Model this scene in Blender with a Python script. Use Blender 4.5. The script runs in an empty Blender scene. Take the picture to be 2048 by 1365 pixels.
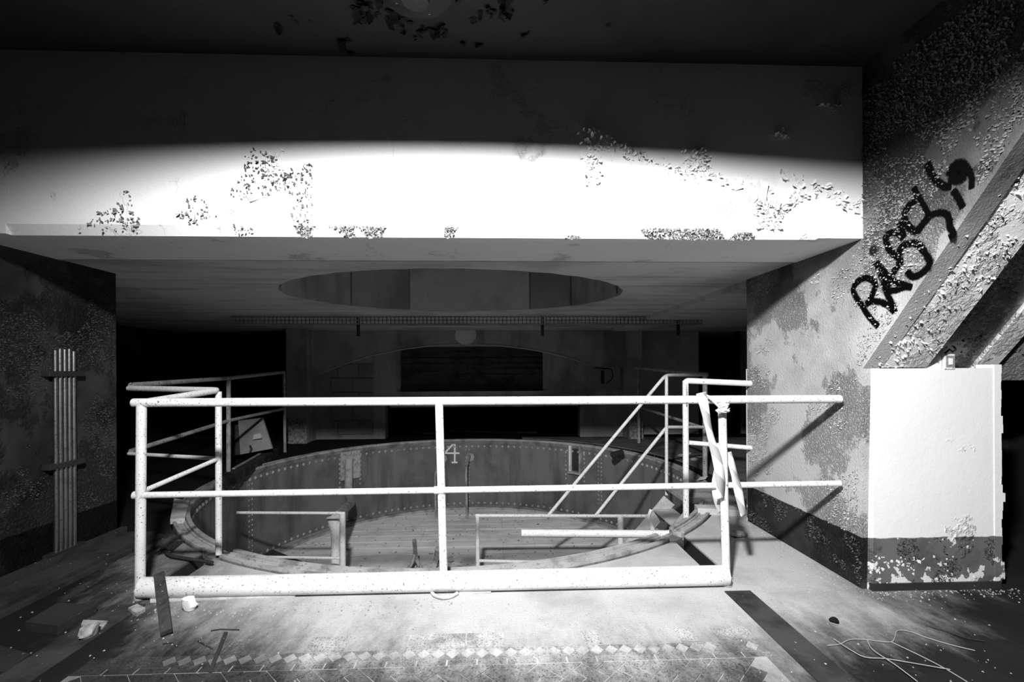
import bpy, math, random
from mathutils import Vector, Matrix, noise
from mathutils.geometry import tessellate_polygon
random.seed(7)
scn = bpy.context.scene
COL = scn.collection
# ---------------------------------------------------------------- camera
F, CX, CY = 922.0, 1024.0, 741.0
EYE = Vector((0, 0, 1.28))
cam_d = bpy.data.cameras.new('camera'); cam = bpy.data.objects.new('camera', cam_d); COL.objects.link(cam)
cam_d.sensor_width = 36; cam_d.lens = F * 36 / 2048
cam_d.shift_y = (CY - 682.5) / 2048
cam_d.clip_start = .05; cam_d.clip_end = 60
ROT = Matrix.Rotation(math.radians(-2.1), 4, 'Z') @ Matrix.Rotation(math.pi / 2, 4, 'X') @ Matrix.Rotation(math.radians(-.27), 4, 'Z')
cam.matrix_world = Matrix.Translation(EYE) @ ROT
scn.camera = cam
# ---------------------------------------------------------------- light and exposure
w = bpy.data.worlds.new('world'); scn.world = w; w.use_nodes = True
w.node_tree.nodes['Background'].inputs[0].default_value = (0, 0, 0, 1)
w.node_tree.nodes['Background'].inputs[1].default_value = 0
ld = bpy.data.lights.new('ceiling_spot', 'SPOT'); ld.energy = 1380; ld.spot_size = math.radians(138)
ld.spot_blend = 1.; ld.shadow_soft_size = .10
lo = bpy.data.objects.new('ceiling_spot', ld); COL.objects.link(lo); lo.location = (-.3, 0, 2.9)
lo.rotation_euler = Vector((1.0, 3.0, -1.6)).to_track_quat('-Z', 'Y').to_euler()
scn.view_settings.view_transform = 'Standard'; scn.view_settings.look = 'None'
scn.view_settings.exposure = 0; scn.view_settings.gamma = 1
try: scn.view_settings.use_curve_mapping = False
except Exception: pass

# ---------------------------------------------------------------- helpers
def ray(px, py):
    return (ROT.to_3x3() @ Vector(((px - CX) / F, -(py - CY) / F, -1))).normalized()
def at(px, py, X=None, Y=None, Z=None):
    d = ray(px, py)
    t = (X - EYE.x) / d.x if X is not None else (Y - EYE.y) / d.y if Y is not None else (Z - EYE.z) / d.z
    return EYE + d * t
PC = Vector((-.42, 5.66, 0)); PR = 2.73; PZ = -1.2
def at_cyl(px, py, r=PR):
    d = ray(px, py); o = EYE - PC
    a = d.x**2 + d.y**2; b = 2 * (o.x * d.x + o.y * d.y); c = o.x**2 + o.y**2 - r * r
    return EYE + d * ((-b + math.sqrt(max(0, b*b - 4*a*c))) / (2*a))

class G:
    def __init__(s): s.v = []; s.f = []; s.sm = False
    def add(s, vs, fs):
        n = len(s.v); s.v += [Vector(v) for v in vs]; s.f += [tuple(i + n for i in f) for f in fs]; return s
    def box(s, a, b):
        x0, y0, z0 = a; x1, y1, z1 = b
        return s.add([(x0,y0,z0),(x1,y0,z0),(x1,y1,z0),(x0,y1,z0),(x0,y0,z1),(x1,y0,z1),(x1,y1,z1),(x0,y1,z1)],
                     [(0,3,2,1),(4,5,6,7),(0,1,5,4),(1,2,6,5),(2,3,7,6),(3,0,4,7)])
    def beam(s, p, q, w, t, up=(0,0,1), ch=0):      # box from p to q, width w, thickness t along up
        p = Vector(p); q = Vector(q); d = (q - p).normalized(); r = d.cross(Vector(up)).normalized(); u = r.cross(d)
        vs = []
        for c in (p, q):
            for a, b in ((-1,-1),(1,-1),(1,1),(-1,1)): vs.append(c + r * a * w / 2 + u * b * t / 2)
        return s.add(vs, [(0,1,2,3),(7,6,5,4),(0,4,5,1),(1,5,6,2),(2,6,7,3),(3,7,4,0)])
    def tube(s, pts, r, n=12, caps=True):
        pts = [Vector(p) for p in pts]; rs = r if isinstance(r, (list, tuple)) else [r] * len(pts)
        s.sm = True; rings = []; ref = None
        for i, p in enumerate(pts):
            d = ((pts[min(i+1, len(pts)-1)] - pts[max(i-1, 0)])).normalized()
            if ref is None: ref = Vector((0,0,1)) if abs(d.z) < .9 else Vector((1,0,0))
            a = (ref - d * ref.dot(d)).normalized(); ref = a; b = d.cross(a)
            rings.append([p + (a * math.cos(k*2*math.pi/n) + b * math.sin(k*2*math.pi/n)) * rs[i] for k in range(n)])
        vs = [v for g in rings for v in g]
        fs = [(i*n+k, i*n+(k+1)%n, (i+1)*n+(k+1)%n, (i+1)*n+k) for i in range(len(pts)-1) for k in range(n)]
        if caps: fs += [tuple(range(n-1,-1,-1)), tuple((len(pts)-1)*n+k for k in range(n))]
        return s.add(vs, fs)
    def prism(s, outer, holes, fn, a, b):            # 2-D polygon with holes, extruded between fn(u,v,a) and fn(u,v,b)
        loops = [outer] + list(holes)
        tri = tessellate_polygon([[Vector((x, y, 0)) for x, y in l] for l in loops])
        flat = [p for l in loops for p in l]; n = len(flat)
        vs = [fn(x, y, a) for x, y in flat] + [fn(x, y, b) for x, y in flat]
        fs = [t for t in tri] + [tuple(i + n for i in reversed(t)) for t in tri]
        k = 0
        for l in loops:
            m = len(l)
            for i in range(m): fs.append((k+i, k+(i+1)%m, n+k+(i+1)%m, n+k+i))
            k += m
        return s.add(vs, fs)
    def chip(s, p, nrm, size, lift=.3, thick=.0015):
        nrm = Vector(nrm).normalized(); t = nrm.orthogonal().normalized(); t.rotate(Matrix.Rotation(random.uniform(0, 6.28), 3, nrm))
        b = nrm.cross(t); k = random.choice((4, 5)); vs = []
        tilt = random.uniform(0, lift) * size
        for i in range(k):
            a = i * 2 * math.pi / k + random.uniform(-.4, .4); r = size * random.uniform(.6, 1.1)
            vs.append(Vector(p) + t * math.cos(a) * r + b * math.sin(a) * r + nrm * (thick + tilt * (1 + math.cos(a))))
        c = Vector(p) + nrm * (thick + tilt * .6 + size * random.uniform(0, .15))
        return s.add(vs + [c], [(i, (i+1) % k, k) for i in range(k)])

def arc(pts, rad=.06, n=5):                          # round the corners of a polyline
    pts = [Vector(p) for p in pts]; out = [pts[0]]
    for i in range(1, len(pts)-1):
        a, b, c = pts[i-1], pts[i], pts[i+1]
        r = min(rad, (a-b).length*.45, (c-b).length*.45)
        p = b + (a-b).normalized()*r; q = b + (c-b).normalized()*r
        for k in range(n+1):
            t = k/n; out.append(p*(1-t)**2 + b*2*t*(1-t) + q*t*t)
    return out + [pts[-1]]

def mesh(g, name, m, loc=Vector((0,0,0)), smooth=None):
    me = bpy.data.meshes.new(name)
    me.from_pydata([v - loc for v in g.v], [], g.f); me.validate(); me.update()
    me.materials.append(m)
    if g.sm if smooth is None else smooth:
        for p in me.polygons: p.use_smooth = True
        try: me.set_sharp_from_angle(angle=math.radians(45))
        except Exception: pass
    import bmesh
    b = bmesh.new(); b.from_mesh(me); bmesh.ops.recalc_face_normals(b, faces=b.faces); b.to_mesh(me); b.free()
    return me
def part(name, g, m, parent, kind=None, label=None, bevel=0):
    o = bpy.data.objects.new(name, mesh(g, name, m, LOC.get(parent, Vector((0,0,0)))))
    COL.objects.link(o); o.parent = parent; LOC[o] = LOC.get(parent, Vector((0,0,0)))
    if kind: o['kind'] = kind
    if label: o['label'] = label
    if bevel: bev(o, bevel)
    return o
LOC = {}
def bev(o, wd):
    md = o.modifiers.new('bevel', 'BEVEL'); md.width = wd; md.segments = 2; md.limit_method = 'ANGLE'
def thing(name, label, cat, loc, group=None):
    o = bpy.data.objects.new(name, None); COL.objects.link(o); o.location = loc; o.empty_display_size = .1
    o['label'] = label; o['category'] = cat
    if group: o['group'] = group
    LOC[o] = Vector(loc); return o
def single(name, g, m, label, cat, group=None, bevel=0, kind=None):
    c = sum(g.v, Vector()) / len(g.v); c.z = min(v.z for v in g.v)
    o = bpy.data.objects.new(name, mesh(g, name, m, c)); COL.objects.link(o); o.location = c; LOC[o] = c
    o['label'] = label; o['category'] = cat
    if group: o['group'] = group
    if kind: o['kind'] = kind
    if bevel: bev(o, bevel)
    return o
def struct(name, g, m, label=None):
    o = bpy.data.objects.new(name, mesh(g, name, m)); COL.objects.link(o); o['kind'] = 'structure'; LOC[o] = Vector((0,0,0))
    o['category'] = name.split('_')[0]
    o['label'] = label or name.replace('_', ' ')
    return o
XY = lambda x, y, z: (x, y, z)
YZ = lambda y, z, x: (x, y, z)
XZ = lambda x, z, y: (x, y, z)

# ---------------------------------------------------------------- materials
def M(name, c, stain=.35, sscale=1.5, speck=0., spscale=60, spth=.62, grain=.15, bump=.002, bscale=60, crust=0, cscale=45, cth=.52,
      cmask=2.2, rough=.9, metal=0, band=None, streak=None, chips=None, spec=.05, crack=0, floor_falloff=None, top_falloff=None):
    m = bpy.data.materials.new(name); m.use_nodes = True; nt = m.node_tree; N = nt.nodes; L = nt.links
    bs = N['Principled BSDF']; bs.inputs['Roughness'].default_value = rough; bs.inputs['Metallic'].default_value = metal
    bs.inputs['Specular IOR Level'].default_value = spec
    pos = N.new('ShaderNodeNewGeometry').outputs['Position']
    def mp(scale=(1,1,1), off=(0,0,0)):
        n = N.new('ShaderNodeMapping'); n.inputs['Scale'].default_value = scale; n.inputs['Location'].default_value = off
        L.new(pos, n.inputs[0]); return n.outputs[0]
    def no(scale, det=4, vec=None, r=.6):
        n = N.new('ShaderNodeTexNoise'); n.inputs['Scale'].default_value = scale; n.inputs['Detail'].default_value = det
        n.inputs['Roughness'].default_value = r; L.new(vec or pos, n.inputs['Vector']); return n.outputs['Fac']
    def ma(op, a, b=None, cl=False):
        n = N.new('ShaderNodeMath'); n.operation = op; n.use_clamp = cl
        for i, x in enumerate((a, b)):
            if x is None: continue
            if isinstance(x, (int, float)): n.inputs[i].default_value = x
            else: L.new(x, n.inputs[i])
        return n.outputs[0]
    def st(x, lo, hi):
        n = N.new('ShaderNodeMapRange'); n.interpolation_type = 'SMOOTHSTEP'
        n.inputs['From Min'].default_value = lo; n.inputs['From Max'].default_value = hi
        L.new(x, n.inputs['Value']); return n.outputs['Result']
    def mix(f, a, b):   # a*(1-f)+b*f
        return ma('ADD', ma('MULTIPLY', a, ma('SUBTRACT', 1., f)), ma('MULTIPLY', f, b))
    s1 = st(no(sscale, 6), .42, .68)
    v = ma('MULTIPLY', ma('SUBTRACT', 1., ma('MULTIPLY', s1, stain)), c)
    if streak:
        sv, amt = streak
        v = ma('MULTIPLY', v, ma('SUBTRACT', 1., ma('MULTIPLY', st(no(1., 4, mp(sv)), .45, .7), amt)))
    if chips:      # lighter bits showing
        cc, cs, th = chips
        v = mix(st(no(cs, 3), th, th + .02), v, cc)
    if floor_falloff:       # light falloff painted into the floor colour, darker outside the middle
        cx_, cy_, rx_, ry_, dc = floor_falloff
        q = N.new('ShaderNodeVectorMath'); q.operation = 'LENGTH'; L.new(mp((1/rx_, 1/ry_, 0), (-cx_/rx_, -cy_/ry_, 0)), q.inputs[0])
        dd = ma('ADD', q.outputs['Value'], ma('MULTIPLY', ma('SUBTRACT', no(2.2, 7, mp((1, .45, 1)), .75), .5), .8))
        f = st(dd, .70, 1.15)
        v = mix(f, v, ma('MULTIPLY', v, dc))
    if top_falloff:       # dimmer light painted into the wall top: from z0 to z1 down to factor
        z0, z1, sf = top_falloff; sp = N.new('ShaderNodeSeparateXYZ'); L.new(pos, sp.inputs[0])
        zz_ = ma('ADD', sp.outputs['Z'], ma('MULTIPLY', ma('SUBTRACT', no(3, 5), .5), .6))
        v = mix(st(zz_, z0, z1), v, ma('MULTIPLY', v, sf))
    crm = None
    if crust:
        crm = ma('MULTIPLY', st(no(cmask, 5), cth, cth + .06), 1.)
    hgt = None
    if band:       # painted dado: below z, value, flake value
        bz, bc, fc, fth = band
        sep = N.new('ShaderNodeSeparateXYZ'); L.new(pos, sep.inputs[0])
        zz = ma('ADD', sep.outputs['Z'], ma('MULTIPLY', ma('SUBTRACT', no(14, 3), .5), .02))
        lo_ = ma('SUBTRACT', 1., st(zz, bz - .003, bz + .003))
        fl = no(9, 5)
        zb = ma('SUBTRACT', fl, ma('MULTIPLY', sep.outputs['Z'], .35))
        f = st(zb, fth, fth + .012)
        dk = ma('MULTIPLY', ma('SUBTRACT', 1., ma('MULTIPLY', st(no(5, 5), .4, .7), .5)), bc)
        v = mix(lo_, v, mix(f, dk, fc))
    if speck:
        v = ma('MULTIPLY', v, ma('SUBTRACT', 1., ma('MULTIPLY', st(no(spscale, 3), spth, spth + .05), speck)))
    g = no(330, 1); g2 = no(150, 2)
    v = ma('MULTIPLY', v, ma('ADD', 1 - grain, ma('MULTIPLY', ma('ADD', g, g2), grain)))
    if crack:
        vo = N.new('ShaderNodeTexVoronoi'); vo.feature = 'DISTANCE_TO_EDGE'; vo.inputs['Scale'].default_value = 2.2
        wv = N.new('ShaderNodeVectorMath'); wv.operation = 'ADD'
        nn = N.new('ShaderNodeTexNoise'); nn.inputs['Scale'].default_value = 3; nn.inputs['Detail'].default_value = 5
        L.new(pos, nn.inputs['Vector']); sc = N.new('ShaderNodeVectorMath'); sc.operation = 'SCALE'; sc.inputs['Scale'].default_value = .5
        L.new(nn.outputs['Color'], sc.inputs[0]); L.new(pos, wv.inputs[0]); L.new(sc.outputs[0], wv.inputs[1]); L.new(wv.outputs[0], vo.inputs['Vector'])
        ck = ma('MULTIPLY', ma('SUBTRACT', 1., st(vo.outputs['Distance'], .002, .008)), st(no(1.1, 2), .52, .6))
        v = ma('MULTIPLY', v, ma('SUBTRACT', 1., ma('MULTIPLY', ck, crack)))
    L.new(v, bs.inputs['Base Color'])
    h = ma('MULTIPLY', ma('ADD', no(bscale, 5), ma('MULTIPLY', g2, .35)), bump)
    if crust:
        rough_h = st(no(cscale, 4, None, .7), .40, .66)
        edge = ma('MULTIPLY', crm, ma('MULTIPLY', rough_h, crust))
        h = ma('ADD', h, edge)
    b = N.new('ShaderNodeBump'); b.inputs['Strength'].default_value = 1; b.inputs['Distance'].default_value = 1
    L.new(h, b.inputs['Height']); L.new(b.outputs[0], bs.inputs['Normal'])
    return m

m_plaster = M('white_plaster', .80, stain=.06, sscale=1.3, speck=.55, spscale=55, spth=.70, bump=.0012, bscale=50, crack=.25, crust=.006, cscale=60, cth=.60, cmask=2.6, grain=.22)
m_rwall = M('peeling_plaster', .52, stain=.30, sscale=1.6, bump=.005, bscale=85, crust=.014, cscale=75, cth=.47, cmask=2.0, band=(.30, .045, .4, .66), grain=.25, top_falloff=(1.5, 2.3, .12))
m_pier = M('white_pier_plaster', .85, stain=.04, bump=.0015, bscale=30, crust=.008, cscale=40, cth=.62, cmask=2.6, band=(.30, .15, .75, .51), grain=.12)
m_soffit = M('stair_soffit', .92, stain=.15, sscale=3, bump=.002, crust=.022, cscale=30, cth=.48, cmask=4, grain=.3)
m_soffit2 = M('dark_stair_soffit', .5, stain=.5, sscale=3, bump=.003, crust=.022, cscale=35, cth=.42, cmask=4, grain=.3, chips=(.6, 10, .68))
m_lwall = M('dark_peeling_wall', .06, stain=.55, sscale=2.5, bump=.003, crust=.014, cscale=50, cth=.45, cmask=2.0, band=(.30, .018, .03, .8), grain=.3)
m_dark = M('dark_plaster', .03, stain=.4, grain=.3)  # near-black plaster for enclosing walls, recess and back left wall
m_black = M('black_void', .012, stain=.3)
m_ceil = M('grey_ceiling', .05, stain=.3, sscale=1, speck=.6, spscale=16, spth=.72, grain=.25)
m_soff = M('concrete_soffit', .62, stain=.35, sscale=.8, streak=((.6, 5, 1), .35), grain=.3, speck=.4, spscale=30, spth=.7, bump=.002)
m_floor = M('dusty_floor', .50, stain=.25, sscale=2.2, speck=.35, spscale=110, spth=.60, bump=.003, bscale=70, chips=(.9, 60, .70), grain=.22, floor_falloff=(.35, 3.5, 2.7, 1.6, .04))
m_tile = M('worn_floor_tile', .55, stain=.5, sscale=6, speck=.5, spscale=110, spth=.55, bump=.003, grain=.3, floor_falloff=(.35, 3.5, 2.7, 1.6, .08))
m_cover = M('dark_channel_plate', .06, stain=.5, sscale=5, chips=(.6, 40, .70), bump=.003, rough=.7)
m_iron = M('dark_iron', .035, stain=.4, chips=(.25, 50, .7), rough=.6, spec=.4)
m_ring = M('rim_steel', .42, stain=.5, sscale=6, speck=.4, spscale=40, spth=.6, rough=.6, bump=.002)
m_pit = M('pit_plate_steel', .19, stain=.4, sscale=1.5, streak=((5, 5, .6), .35), grain=.35, rough=.75)
m_pfloor = M('pit_planking', .95, stain=.2, sscale=3, streak=((1, 9, 1), .2), speck=.3, spscale=25, spth=.64, grain=.2, chips=(.9, 45, .7))
m_paint = M('chipped_white_paint', .78, stain=.12, sscale=8, speck=.85, spscale=95, spth=.61, bump=.0012, bscale=90, rough=.55, spec=.3, grain=.2)
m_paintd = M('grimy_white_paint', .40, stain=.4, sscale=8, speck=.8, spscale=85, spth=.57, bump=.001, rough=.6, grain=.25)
m_bwall = M('back_wall_plaster', .42, stain=.45, sscale=1.2, streak=((4, 4, .5), .3), grain=.5, chips=(.6, 12, .72), speck=.5, spscale=12, spth=.68)
m_shaft = M('shaft_plaster', .88, stain=.3, grain=.4, speck=.5, spscale=10, spth=.7)
m_block = M('wall_block', .30, stain=.3, grain=.5)
m_board = M('dark_boarding', .08, stain=.5, sscale=4, streak=((1, 1, 20), .4), grain=.5)
m_tray = M('tray_steel', .40, stain=.3, grain=.4, rough=.6)
m_wood = M('dark_old_wood', .06, stain=.5, sscale=8, chips=(.4, 70, .69), streak=((30, 3, 30), .4))
m_lwood = M('pale_wood', .6, stain=.3, sscale=6, speck=.4)
m_white = M('white_ceramic', .85, stain=.05, rough=.4, grain=.05)
m_rub = M('rubble', .42, stain=.5, sscale=20, grain=.2)
m_wire = M('wire_sheath', .32, grain=.1)
m_cond = M('conduit_steel', .42, stain=.25, sscale=10, speck=.7, spscale=120, spth=.6, rough=.38, metal=1., bump=.0006)
m_spray = None

def spray():
    m = bpy.data.materials.new('black_spray_paint'); m.use_nodes = True; nt = m.node_tree; N = nt.nodes; L = nt.links
    bs = N['Principled BSDF']; bs.inputs['Base Color'].default_value = (.002, .002, .002, 1); bs.inputs['Roughness'].default_value = 1; bs.inputs['Specular IOR Level'].default_value = .02
    at_ = N.new('ShaderNodeAttribute'); at_.attribute_name = 'cover'
    no_ = N.new('ShaderNodeTexNoise'); no_.inputs['Scale'].default_value = 160
    g = N.new('ShaderNodeNewGeometry'); L.new(g.outputs['Position'], no_.inputs['Vector'])
    a = N.new('ShaderNodeMath'); a.operation = 'MULTIPLY_ADD'; L.new(no_.outputs['Fac'], a.inputs[0]); a.inputs[1].default_value = .8; a.inputs[2].default_value = -.45
    b = N.new('ShaderNodeMath'); b.operation = 'ADD'; L.new(at_.outputs['Fac'], b.inputs[0]); L.new(a.outputs[0], b.inputs[1])
    r = N.new('ShaderNodeMapRange'); r.interpolation_type = 'SMOOTHSTEP'; L.new(b.outputs[0], r.inputs['Value'])
    r.inputs['From Min'].default_value = .12; r.inputs['From Max'].default_value = .62
    L.new(r.outputs[0], bs.inputs['Alpha'])
    return m
m_spray = spray()

# ---------------------------------------------------------------- setting
XL, XR, YB = -2.9, 2.13, 2.58
SL = (-2.07, -1.93); SR = (1.33, 1.45)
# floor with the pit opening and the two cable channels running into it
RO = 2.86
def rim_y(x, r=RO): return PC.y - math.sqrt(r*r - (x-PC.x)**2)
hole = []
ang = lambda x, s: math.atan2(rim_y(x) - PC.y, x - PC.x)
aL0, aL1 = ang(SL[0], 1), ang(SL[1], 1); aR0, aR1 = ang(SR[0], 1), ang(SR[1], 1)
CH = 2.76
def arcpts(a0, a1, n): return [(PC.x + RO*math.cos(a0+(a1-a0)*i/n), PC.y + RO*math.sin(a0+(a1-a0)*i/n)) for i in range(n+1)]
hole += arcpts(aL1, aR0, 24)
hole += [(SR[0], CH), (SR[1], CH)]
hole += arcpts(aR1, aL0 + 2*math.pi, 90)
hole += [(SL[0], CH), (SL[1], CH)]
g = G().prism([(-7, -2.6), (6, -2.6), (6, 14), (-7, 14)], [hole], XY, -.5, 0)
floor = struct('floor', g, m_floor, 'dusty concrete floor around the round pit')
# channel bottoms and sides, dark colour standing in for shade in the slots
for n_, (a, b) in enumerate((SL, SR)):
    part('channel_shade_bed', G().box((a-.02, CH-.02, -.56), (b+.02, rim_y((a+b)/2)+.12, -.5)), m_iron, floor)
    part('channel_shade_side', G().box((a-.001, CH, -.5), (a+.006, rim_y(a), -.012)).box((b-.006, CH, -.5), (b+.001, rim_y(b), -.012)), m_iron, floor)
# tiles: herringbone with borders
def clipy(poly, ymin, ymax):
    for s, lim in ((1, ymin), (-1, -ymax)):
        out = []
        for i in range(len(poly)):
            a, b = poly[i], poly[(i+1) % len(poly)]; fa, fb = a[1]*s-lim, b[1]*s-lim
            if fa >= 0: out.append(a)
            if fa*fb < 0: t = fa/(fa-fb); out.append((a[0]+(b[0]-a[0])*t, a[1]+(b[1]-a[1])*t))
        poly = out
        if not poly: return []
    return poly
def tile(poly, h, m=None, lo=.0003):
    if len(poly) < 3: return
    ar = abs(sum(poly[i][0]*poly[(i+1)%len(poly)][1]-poly[(i+1)%len(poly)][0]*poly[i][1] for i in range(len(poly))))/2
    if ar < 3e-4: return
    cx = sum(p[0] for p in poly)/len(poly); cy = sum(p[1] for p in poly)/len(poly)
    q = [(cx+(x-cx)*.955, cy+(y-cy)*.955) for x, y in poly]
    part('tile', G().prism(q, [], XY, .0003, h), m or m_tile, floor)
X0, X1 = -1.80, 1.20
m_grout = M('pale_dusty_grout', .62, stain=.3, sscale=5, grain=.3, floor_falloff=(.35, 3.5, 2.7, 1.6, .35))
m_tile2 = M('pale_border_tile', .62, stain=.3, sscale=5, speck=.3, spscale=110, spth=.6, grain=.3, floor_falloff=(.35, 3.5, 2.7, 1.6, .2))
part('grout', G().box((X0, 1.5, 0), (X1, 2.044, .0012)), m_grout, floor)
part('border_bed', G().box((X0, 2.044, 0), (X1, 2.126, .0010)), m_tile, floor)
x = X0
while x < X1:
    c = (x+.032, 2.085); d = .036
    if noise.noise(Vector((x*1.5, 3, 0))) > -.35:
        tile([(c[0]-.032, c[1]), (c[0], c[1]-d), (c[0]+.032, c[1]), (c[0], c[1]+d)], .003+random.random()*.0015, m_tile2)
    x += .0655
x = X0
while x < X1:
    L_ = .13; tile([(x, 2.005), (x+L_, 2.005), (x+L_, 2.042), (x, 2.042)], .002+random.random()*.002); x += L_+.002
x = X0
while x < X1:
    if noise.noise(Vector((x*2.1, 8, 0))) > .0: tile([(x, 2.13), (x+.09, 2.13), (x+.09, 2.25), (x, 2.25)], .0018)
    x += .092
W_ = .068; c45 = math.cos(math.pi/4)
for i in range(-45, 46):
    for j in range(-45, 46):
        d = (i - j) % 4
        if d == 0: p = [(i, j), (i+2, j), (i+2, j+1), (i, j+1)]
        elif d == 3: p = [(i, j), (i+1, j), (i+1, j+2), (i, j+2)]
        else: continue
        p = [((a-b)*W_*c45 - .3, (a+b)*W_*c45 + 1.9) for a, b in p]
        cx = sum(q[0] for q in p)/4; cy = sum(q[1] for q in p)/4
        if X0+.05 < cx < X1-.05 and 1.76 < cy < 2.04: tile(clipy(p, 1.5, 2.0), .002+random.random()*.003)
# covers over the channels in the foreground
for (a, b), nm in ((SL, 'dark steel strip covering the floor channel, left of the railing'), (SR, 'dark steel strip covering the floor channel, right of the railing')):
    t = thing('channel_cover', nm, 'floor plate', ((a+b)/2, 1.7, 0))
    y = .2
    while y < 2.6:
        y1 = min(y + .8, 2.62); part('plate', G().box((a-.02, y+.004, .001), (b+.01, y1, .007+random.random()*.002)), m_cover, t, bevel=.001); y = y1
arcp = [(PC.x+3.04*math.cos(a), PC.y+3.04*math.sin(a)) for a in [math.atan2(4.12-PC.y, 2.2-PC.x)+k*(1.42-math.atan2(4.12-PC.y, 2.2-PC.x))/30*.92 for k in range(31)]]
m_floor2 = M('grimy_platform_floor', .17, stain=.5, sscale=3, speck=.4, spscale=40, spth=.6, bump=.003, chips=(.5, 30, .72), grain=.3)
part('platform_floor', G().prism([(5.4, 4.12), (5.4, 8.3), (arcp[-1][0], 8.7)] + arcp[::-1], [], XY, .0005, .02), m_floor2, floor)
# raised floor at the right behind the pier, step
single('floor_step', G().prism([(1.78, 4.0), (2.13, 3.92), (2.13, 4.06), (1.80, 4.12)], [], XY, 0, .055), m_lwood,
       'pale low step strip across the floor where the right pier ends', 'step', bevel=.004)

# pit wall (cylinder), ring, rivets
def ringg(r0, r1, z0, z1, a0=0, a1=2*math.pi, n=96):
    g = G(); full = abs(a1-a0-2*math.pi) < 1e-6
    for i in range(n+1):
        a = a0+(a1-a0)*i/n; c, s = math.cos(a), math.sin(a)
        g.v += [Vector((PC.x+r*c, PC.y+r*s, z)) for r, z in ((r0,z0),(r1,z0),(r1,z1),(r0,z1))]
    for i in range(n):
        for k in range(4): g.f.append((i*4+k, i*4+(k+1)%4, (i+1)*4+(k+1)%4, (i+1)*4+k))
    if not full: g.f += [(0,1,2,3), (n*4+3, n*4+2, n*4+1, n*4)]
    g.sm = True
    return g
wpit = struct('wall_pit', ringg(PR, PR+.1, PZ-.05, -.03), m_pit, 'riveted steel wall of the round pit')
def rivet(g, a, z, rr=.025):
    c = Vector((math.cos(a), math.sin(a), 0)); p = PC + c*PR + Vector((0,0,z)); n_ = -c; t = Vector((-c.y, c.x, 0)); u = Vector((0,0,1))
    vs = []
    for rad, h in ((rr, 0), (rr*.7, rr*.55)):
        for k in range(6): q = k*math.pi/3; vs.append(p + t*math.cos(q)*rad + u*math.sin(q)*rad + n_*h)
    vs.append(p + n_*rr*.8)
    g.add(vs, [(k, (k+1)%6, 6+(k+1)%6, 6+k) for k in range(6)] + [(6+k, 6+(k+1)%6, 12) for k in range(6)])
g = G(); NR = 156
for i in range(NR):
    rivet(g, i*2*math.pi/NR, -.10); rivet(g, i*2*math.pi/NR, PZ+.07)
def angpx(px, py=930): p = at_cyl(px, py); return math.atan2(p.y-PC.y, p.x-PC.x)
for px in (500, 935, 1200):
    a = angpx(px)
    for s in (-.011, .011):
        for k in range(15): rivet(g, a+s, -.16-k*.066, .018)
for px in (700, 1150):
    a = angpx(px)
    for s in (-.065, .065):
        for k in range(7): rivet(g, a+s, -.13-k*.075, .022)
    for k in range(6): rivet(g, a-.055+k*.022, -.68, .022)
g.sm = True
part('rivets', g, m_ring, wpit, kind='stuff')
for px in (500, 935, 1200):
    a = angpx(px); part('seam_strip', ringg(PR-.006, PR+.01, PZ, -.05, a-.022, a+.022, 4), m_pit, wpit)
part('foot_flange', ringg(PR-.14, PR+.02, PZ, PZ+.035), m_ring, wpit)
part('top_angle', ringg(PR-.008, PR+.02, -.05, -.02), m_ring, wpit)
# rim ring segments, split by the channels
segs = [(aL1+.012, aR0-.012, 'between the channels in front'), (aR1+.01, aL0+2*math.pi-.01, 'round the back of the pit')]
for a0, a1, tx in segs:
    t = thing('rim_ring', 'ribbed steel rim of the pit, segment ' + tx, 'rim', (PC.x, PC.y, 0))
    n = 30 if a1-a0 < 2.5 else 110
    part('bed', ringg(PR-.01, PR+.115, -.05, .006, a0, a1, n), m_ring, t)
    part('rail', ringg(PR-.01, PR+.022, -.05, .028, a0, a1, n), m_ring, t)
    part('rail', ringg(PR+.09, PR+.115, -.05, .024, a0, a1, n), m_ring, t)
    part('groove_lining', ringg(PR+.03, PR+.045, .0, .016, a0, a1, n), m_ring, t)
# pit floor planks
pf = struct('floor_pit', G().prism([(PC.x+(PR+.05)*math.cos(i*math.pi/24), PC.y+(PR+.05)*math.sin(i*math.pi/24)) for i in range(48)], [], XY, PZ-.12, PZ-.008), m_iron, 'plank floor of the pit')
y = PC.y-PR+.05
while y < PC.y+PR-.05:
    y1 = min(y+.235, PC.y+PR-.02); r_ = PR-.005
    w0 = math.sqrt(max(.01, r_*r_-(y-PC.y)**2)); w1 = math.sqrt(max(.01, r_*r_-(y1-PC.y)**2))
    cut = [-1.1, .55] if int(y*10) % 2 else [.1]
    xs = [None] + cut + [None]
    for k in range(len(xs)-1):
        a0 = PC.x-w0 if xs[k] is None else xs[k]+.003; a1 = PC.x-w1 if xs[k] is None else xs[k]+.003
        b0 = PC.x+w0 if xs[k+1] is None else xs[k+1]; b1 = PC.x+w1 if xs[k+1] is None else xs[k+1]
        if b0 > a0+.05 and b1 > a1+.05:
            part('plank', G().prism([(a0, y+.006), (b0, y+.006), (b1, y1-.006), (a1, y1-.006)], [], XY, PZ-.008, PZ+random.uniform(-.003, .001)), m_pfloor, pf)
    y = y1
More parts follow.
